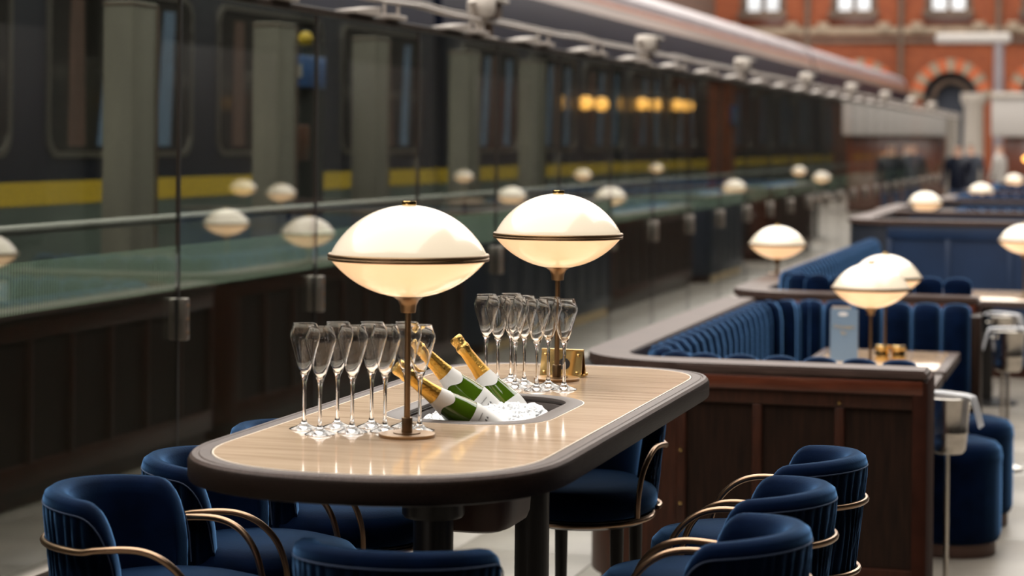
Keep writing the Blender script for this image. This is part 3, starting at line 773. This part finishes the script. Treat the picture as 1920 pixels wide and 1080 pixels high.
CH=[((-1.920,4.02),0.0,'blue velvet bar chair at the near left of the bar table, whole back showing'),
    ((-1.920,4.48),0.02,'blue velvet bar chair second along the left side of the bar table'),
    ((-1.925,4.99),0.0,'blue velvet bar chair farthest along the left side, only its top showing'),
    ((-1.243,3.685),pi/2,'blue velvet bar chair at the near end of the table, ribbed back to the viewer'),
    ((-.742,3.985),pi,'blue velvet bar chair nearest on the right side of the bar table'),
    ((-.757,4.475),pi,'blue velvet bar chair in the middle of the right side row'),
    ((-.748,4.965),pi,'blue velvet bar chair farthest of the right side row, before the wood panels'),
    ((-1.36,5.645),-pi/2,'blue velvet bar chair under the far table end, back towards the booth')]
for k,((x,y),rz,l) in enumerate(CH):
    if k==0: c0.location=(x,y,0); c0.rotation_euler=(0,0,rz); tag(c0,l,'chair','bar chairs round the bar table')
    else: dup(c0,(x,y,0),rz,l)

# ------------------------------------------------------------ booths
def wall_run(par, p0, p1, h, n, fm, pm_, studs=False, kick='mahog', slats=False):
    """framed panelling from p0 to p1; outward side is to the right of the run"""
    a=Vector((p0[0],p0[1],0)); b=Vector((p1[0],p1[1],0)); d=(b-a); L=d.length; d.normalize(); out=Vector((d.y,-d.x,0))
    rot=Matrix.Rotation(math.atan2(d.y,d.x),4,'Z')
    def pc(name,m,u0,u1,z0,z1,proud,thick=.03,bev=.004):
        c=a+d*((u0+u1)/2)+out*(proud-thick/2); return box1(name,m,par,(c.x,c.y,(z0+z1)/2),(u1-u0,thick,z1-z0),bev,rot)
    pc('carcass',fm,0,L,.09,h,-.03,.05,0)
    pc('kick_plate',kick,.02,L-.02,0.002,.088,-.035,.03,0)
    pc('top_frame_rail',fm,0,L,h-.105,h,.0); pc('bottom_frame_rail',fm,0,L,.09,.20,.0)
    w=.035
    for i in range(n+1):
        u=L*i/n; u0=max(0,u-w/2 if 0<i<n else (0 if i==0 else L-w)); u1=u0+w
        pc('stile',fm,u0,u1,.20,h-.105,.0)
        if studs and i<n:
            for z in {0:(.394,.585),1:(),2:(.777,)}.get(i,()):
                c=a+d*((u0+u1)/2)+out*.001
                MB().lathe([(0,0),(.007,0),(.006,.004),(0,.005)],10,(c.x,c.y,z),Matrix.Rotation(math.atan2(d.y,d.x),4,'Z')@Matrix.Rotation(pi/2,4,'X')).build('brass_stud','brass',par)
    for i in range(n):
        pc('panel',pm_,L*i/n+w/2,L*(i+1)/n-w/2,.20,h-.105,-.014,.02,0)
def offset_path(pts): return pts
def arc(cx,cy,r,a0,a1,n=8): return [(cx+r*cos(a0+(a1-a0)*k/n),cy+r*sin(a0+(a1-a0)*k/n)) for k in range(n+1)]
def channels(par, path, z0, z1, w, depth, mname='velvet', cname='back_channel'):
    """vertical upholstery rolls along a path; the padded side is to the left of the path"""
    P=[Vector((x,y,0)) for x,y in path]; seg=[(P[i+1]-P[i]).length for i in range(len(P)-1)]; T=sum(seg); nch=max(1,round(T/w)); cw=T/nch
    def at(s):
        s=min(max(s,0),T-1e-6)
        for i,l in enumerate(seg):
            if s<=l: 
                d=(P[i+1]-P[i]).normalized(); return P[i]+d*s, Vector((-d.y,d.x,0))
            s-=l
        d=(P[-1]-P[-2]).normalized(); return P[-1], Vector((-d.y,d.x,0))
    for c in range(nch):
        n=10; cols=[]
        for k in range(n+1):
            s=cw*(c+.02+.96*k/n); p_,nn=at(s); b=sqrt(max(0,1-(2*k/n-1)**2)); L=[]
            zt=z1-.028*(1-b); dp=depth*(.55+.45*b)
            for (df,zf) in ((1.0,0),(1.0,.5),(.98,.80),(.88,.92),(.65,.985),(.35,1.0),(.10,.985),(0,.94),(0,.6)):
                L.append(tuple(p_+nn*(dp*df))[:2]+(z0+(zt-z0)*zf,))
            cols.append(L)
        mb=MB(); mb.loft(cols,closed=False)
        vs=mb.bm.verts[:] ; m_=len(cols[0]); mb.bm.faces.new(vs[:m_]); mb.bm.faces.new(vs[-m_:][::-1])
        mb.build(cname,mname,par,ang=0)
def slab(par,name,m,pts,z0,z1,bev=.006):
    mb=MB(); n=len(pts)
    c=(sum(p[0] for p in pts)/n,sum(p[1] for p in pts)/n)
    mb.prism(pts,z0,z1)
    es=[e for e in mb.bm.edges if abs(e.verts[0].co.z-e.verts[1].co.z)<1e-6]
    bmesh.ops.bevel(mb.bm,geom=es,offset=bev,segments=2,affect='EDGES')
    return mb.build(name,m,par,ang=35)

def booth(name,label,x0,x1,y0,y1,h,wood,navy_back,ledge_w=.19,n=5,studs=True,far=True,rise=.034,r=.30):
    """U-shaped booth open to +x; x0 glass side, y0 near arm, y1 far wall (exclusive)"""
    b=thing(name,label,'booth')
    fm,pm_=('mahog','mahogpanel') if wood else ('navy','navy')
    bf,bp=('navygrey','navygrey') if navy_back else ('mahog','mahogpanel')
    # near arm front panelling faces -y, back panelling faces -x
    wall_run(b,(x0+r,y0),(x1,y0),h-.035,n,fm,pm_,studs)
    wall_run(b,(x0,y1),(x0,y0+r),h-.035,max(3,int((y1-y0)/.45)),bf,bp,False,kick='yellowkick' if navy_back else 'mahog')
    # curved corner
    cpts=arc(x0+r,y0+r,r,pi,1.5*pi,8); cin=arc(x0+r,y0+r,r-.05,1.5*pi,pi,8)
    MB().prism(cpts+cin,.09,h-.035).build('corner_panel',bf if navy_back else fm,b)
    MB().prism(arc(x0+r,y0+r,r-.035,pi,1.5*pi,8)+arc(x0+r,y0+r,r-.06,1.5*pi,pi,8),.002,.088).build('corner_kick','mahog',b)
    # end posts of the arms
    box1('end_post','mahogend' if wood else fm,b,(x1-.012,y0+.15,h/2-.02),(.05,.33,h-.04),.005)
    # ledge
    o=[(x1+.012,y0-.018)]+arc(x0+r,y0+r,r+.018,1.5*pi,pi,10)+[(x0-.018,y1)]
    i=[(x0+ledge_w-.04,y1)]+arc(x0+ledge_w+.10,y0+ledge_w+.10,.14,pi,1.5*pi,8)+[(x1+.012,y0+ledge_w-.04)]
    slab(b,'ledge','ledge',o+i,h-.035,h,.008)
    if wood:
        box1('ledge_bead','mahogred',b,((x0+r+x1)/2,y0-.006,h-.062),(x1-x0-r,.022,.05),.006)
    # seat
    sx0=x0+ledge_w; sy0=y0+ledge_w; sy1=y1-.20
    x1_=x1; x1=x1-.09
    U=[(x1-.02,sy0),(x1-.02,sy0+.42),(sx0+.62,sy0+.42)]+[(sx0+.45,sy0+.60),(sx0+.45,sy1-.60),(sx0+.62,sy1-.42),(x1-.02,sy1-.42),(x1-.02,sy1),(sx0,sy1),(sx0,sy0)]
    if not far: U=U[:4]+[(sx0+.45,y1-.02),(sx0,y1-.02),(sx0,sy0)]
    slab(b,'seat_cushion','velvet',U[::-1],.34,.46,.03)
    pl=[(x1-.05,sy0),(x1-.05,sy0+.36),(sx0+.42,sy0+.36),(sx0+.38,sy0+.6),(sx0+.38,sy1-.6),(sx0+.42,sy1-.36),(x1-.05,sy1-.36),(x1-.05,sy1),(sx0,sy1),(sx0,sy0)]
    if not far: pl=pl[:4]+[(sx0+.38,y1-.04),(sx0,y1-.04),(sx0,sy0)]
    slab(b,'seat_plinth',fm,pl[::-1],.0,.34,.004)
    x1=x1_
    path=[(x1-.03,sy1+.03)]+arc(sx0+.32,sy1-.29,.32,pi/2,pi,8)+arc(sx0+.32,sy0+.29,.32,pi,1.5*pi,8)+[(x1-.03,sy0-.03)]
    if not far: path=[(sx0,y1-.02)]+arc(sx0+.32,sy0+.29,.32,pi,1.5*pi,8)+[(x1-.03,sy0-.03)]
    channels(b,path,.44,h+rise,.145,.12)
    return b
B1=booth('booth','horseshoe booth of dark red wood with blue channelled seat behind the bar table',-1.90,-.635,7.53,10.76,.90,True,False,n=3,rise=.016,r=.392)
B2=booth('booth','second horseshoe booth with blue upholstery, standing right behind the first booth',-1.90,-.66,10.80,15.4,.93,True,False,studs=False,far=False,rise=.085)
B3=booth('booth','tall navy painted booth, first beyond the second horseshoe booth',-1.91,.6,15.8,18.0,1.13,False,True,studs=False,far=False,rise=-.15)
B4=booth('booth','tall navy painted booth, second beyond the horseshoe booths',-1.95,.6,18.05,20.1,1.13,False,True,studs=False,far=False,rise=-.15)
B5=booth('booth','dark wood booth behind the two tall navy booths',-1.87,.6,20.3,24.6,.95,True,False,studs=False)
B6=booth('booth','far navy booth, last but one along the glass',-2.0,.6,25.0,27.4,1.05,False,True,studs=False)
B7=booth('booth','farthest dark wood booth along the glass',-2.0,.6,30.0,34.0,1.05,True,False,studs=False)
for B,x1,y1,h,m_ in ((B1,-.635,10.76,.90,'mahogpanel'),):
    box1('far_arm_end',m_,B,(x1-.012,y1-.115,h/2-.02),(.05,.21,h-.05),.005)

def booth_table(label,cx,cy,w,d,z=.703):
    t=thing('booth_table',label,'table',(cx,cy,0),0,'booth tables')
    box1('table_top','slab',t,(0,0,z-.012),(w-.09,d-.09,.024),.002)
    for q,(c,dd) in enumerate((((0,d/2-.0225),(w,.045)),((0,-d/2+.0225),(w,.045)),((w/2-.0225,0),(.045,d-.09)),((-w/2+.0225,0),(.045,d-.09)))): box1('edge_band','rimtop',t,(c[0],c[1],z-.021),(dd[0],dd[1],.042),.004)
    box1('under_board','blackwood',t,(0,0,z-.036),(w-.1,d-.1,.02))
    MB().lathe([(0,0),(.20,0),(.20,.012),(.04,.03),(.04,z-.05),(.12,z-.046),(0,z-.046)],28).build('pedestal','blackwood',t)
    return t
booth_table('near wood-edged table inside the first booth, mostly behind its ledge',-1.02,8.83,.64,.90)
booth_table('second wood-edged table inside the first booth, holding pots and menu',-1.02,9.85,.64,.90)
booth_table('wood-edged table inside the second booth at far right',-.80,14.25,.64,1.0)
L_='lens-shaped lamps'
dup(l0,(-.994,9.128,.703),.3,'lit lens-shaped lamp on the near table of the first booth')
dup(l0,(-1.010,9.88,.703),.9,'lit lens-shaped lamp half hidden behind another, on the second table of the first booth')
dup(l0,(-.555,14.04,.703),.2,'lit lens-shaped lamp cut by the right picture edge, on the second booth table')
sl=lamp(.20,'ledge_lamp'); sl.location=(-1.87,12.25,.93); tag(sl,'short lit lens-shaped lamp on the left ledge of the second booth','lamp',L_)
dup(sl,(-1.760,20.85,.95),.1,'short lit lamp on the ledge of the dark wood booth behind the navy ones')
for (x,y),l in (((-1.687,28.5),'gap beyond the far navy booth'),((-1.67,37.5),'space beyond the farthest booth')):
    booth_table('table with a lit lamp in the '+l,x+.1,y+.1,.6,.9); dup(l0,(x,y,.703),.1,'lit lamp on the table in the '+l)

MIR=[((3.5,23.9),'left one of the small pair over the yellow stripe'),((2.2,21.9),'right one of the small pair beside the yellow stripe'),
     ((-.35,22.2),'just left of the second table lamp'),((3.7,33.6),'small one between the two bar table lamps'),((2.5,36.9),'right of the second table lamp on the pale rail'),
     ((3.3,47.0),'tiny one below the amber lamps'),((-.1,45.7),'left one of the farthest pair')]
for (x,y),w_ in MIR:   # dining tables to the right whose lamps show mirrored in the glass
    t=thing('dining_table','small table past the right edge whose lamp shows mirrored in the glass','table',(x,y,0),0,'tables mirrored in the glass')
    MB().lathe([(0,.675),(.33,.675),(.34,.68),(.34,.70),(.335,.703),(0,.703)],36).build('table_top','slab',t)
    MB().lathe([(0,0),(.20,0),(.20,.012),(.035,.03),(.035,.66),(.10,.675),(0,.675)],24).build('pedestal','blackwood',t)
    dup(l0,(x,y,.703),0,'lit lamp mirrored in the glass, '+w_,'lamps mirrored in the glass')

# items on the booth table
mn=thing('menu_card','blue-grey menu card standing on the second booth table','menu',(-1.175,9.70,.703),.05)
MB().loft([[(-.062,-.012,0),(.062,-.012,0),(.062,-.009,0),(-.062,-.009,0)],[(-.062,.002,.235),(.062,.002,.235),(.062,.005,.235),(-.062,.005,.235)]],True,True).build('front_cover','menu',mn,smooth=False)
MB().loft([[(-.062,.024,0),(.062,.024,0),(.062,.027,0),(-.062,.027,0)],[(-.062,.006,.235),(.062,.006,.235),(.062,.009,.235),(-.062,.009,.235)]],True,True).build('back_cover','offwhite',mn,smooth=False)
MB().loft([[(-.055,.0025,0),(.03,.0025,0),(.03,.0035,0),(-.055,.0035,0)],[(-.055,.0058,.248),(.03,.0058,.248),(.03,.0068,.248),(-.055,.0068,.248)]],True,True).build('inner_sheet','offwhite',mn,smooth=False)
em=MB().lathe([(0,0),(.022,0),(.022,.0008),(0,.0008)],24).build('emblem','napkin',mn); em.matrix_local=Matrix.Translation((-.005,-.0123+.014*.21/.235,.212))@Matrix.Rotation(pi/2-.06,4,'X')@Matrix.Diagonal((1,.42,1,1))
for z,l,s_ in ((.155,'Champagne',.020),(.128,'Bar',.020)):
    text(l,s_,'menugold',mn,Matrix.Translation((0,-.0135+.014*z/.235,z))@Matrix.Rotation(pi/2-.06,4,'X'))
for k,(x,y) in enumerate(((-1.010,9.76),(-.937,9.76))):
    p_=thing('condiment_pot',['left brass condiment pot on the second booth table','right brass condiment pot on the second booth table'][k],'pot',(x,y,.703),0,'brass pots on the booth table')
    MB().lathe([(0,0),(.028,0),(.030,.004),(.030,.052),(.028,.055),(0,.055)],28).build('pot_body','brass',p_)
    MB().lathe([(0,.055),(.033,.055),(.035,.058),(.035,.070),(.033,.073),(0,.074)],28).build('lid','brass',p_)

# ice bucket stands
def stand(loc, rz, label, napside=1, s=1.0):
    t=thing('ice_bucket_stand',label,'wine bucket',loc,rz,'ice bucket stands')
    MB().lathe([(0,0),(.085,0),(.085,.006),(.02,.02),(.0105,.03),(.0105,.50),(.03,.507),(0,.507)],28).build('stand','steel',t)
    MB().lathe([(0,.50),(.060,.502),(.070,.515),(.075,.55),(.0765,.575),(.0785,.578),(.0785,.584),(.0775,.587),(.086,.70),(.0905,.706),(.0905,.712),(.086,.714),(.082,.70),(.072,.55),(0,.52)],40).build('bucket','steel',t)
    for q in (-1,1):
        k=MB().lathe([(0,0),(.005,0),(.005,.012),(.0115,.016),(.0115,.024),(.006,.029),(0,.03)],14).build('knob_handle','steel',t); k.matrix_local=Matrix.Translation((q*.0845*cos(.9)*-1,-.0845*sin(.9)*1 if q>0 else .0845*sin(.9),.672))@Matrix.Rotation(math.atan2(-sin(.9)*(1 if q>0 else -1),-cos(.9)*q),4,'Z')@Matrix.Rotation(pi/2,4,'Y')
    # folded napkin: a strip over the rim hanging down at one side
    n=thing('napkin','white napkin over the '+label,'napkin',loc,rz,'white napkins on the buckets')
    pth=[(-.10*napside,.0,.712),(-.092*napside,0,.724),(-.04*napside,0,.729),(.04*napside,0,.727),(.093*napside,0,.721),(.104*napside,0,.70),(.118*napside,0,.65),(.130*napside,0,.605)]
    hw=[.030,.040,.05,.05,.042,.04,.042,.046]
    rows=[]; sm=smoothpath(pth,4); 
    mb=MB()
    for k,p_ in enumerate(sm):
        u=k/(len(sm)-1)*7; i=min(6,int(u)); f=u-i; w_=hw[i]+(hw[i+1]-hw[i])*f
        rows.append([(p_.x+.004*sin(v*9)*napside, p_.y+w_*v, p_.z+.003*sin(v*7+k*.3)) for v in [-1+2*q/10 for q in range(11)]])
    top=mb.loft(rows,closed=False)
    bmesh.ops.solidify(mb.bm,geom=mb.bm.faces[:],thickness=.008)
    mb.build('cloth','napkin',n,ang=0)
    return t
stand((-.605,8.22,.02),-.15,'steel ice bucket on a pole right of the first booth panel')
stand((-.53,11.38,.01),-.1,'steel ice bucket at the right picture edge',-1)
stand((-.625,12.75,-.02),-.2,'far steel ice bucket behind the one at the edge',1)

# poufs
def pouf(loc,label):
    t=thing('pouf',label,'stool',loc,0,'round blue poufs')
    mb=MB(); segs=60; rows=[]
    for (r,z) in ((.165,.055),(.19,.062),(.197,.085),(.198,.20),(.198,.34),(.200,.375),(.203,.40),(.198,.435),(.18,.458),(.13,.472),(.06,.476)):
        rows.append([((r+(.0022*abs(sin(k*pi/3)) if .08<z<.36 else 0))*cos(2*pi*k/segs),(r+(.0022*abs(sin(k*pi/3)) if .08<z<.36 else 0))*sin(2*pi*k/segs),z) for k in range(segs)])
    mb.loft(rows,cap0=True,cap1=True).build('cushion','velvet',t,ang=0)
    MB().lathe([(0,0),(.175,0),(.178,.004),(.178,.055),(0,.055)],40).build('plinth','boxwood',t)
    MB().tube([(.200*cos(2*pi*k/40),.200*sin(2*pi*k/40),.395) for k in range(40)],.003,6,closed=True).build('piping','velvet',t)
    return t
pouf((-.640,9.03,0),'nearer round blue velvet pouf at the open side of the first booth')
pouf((-.625,9.74,0),'farther round blue velvet pouf behind the first pouf')
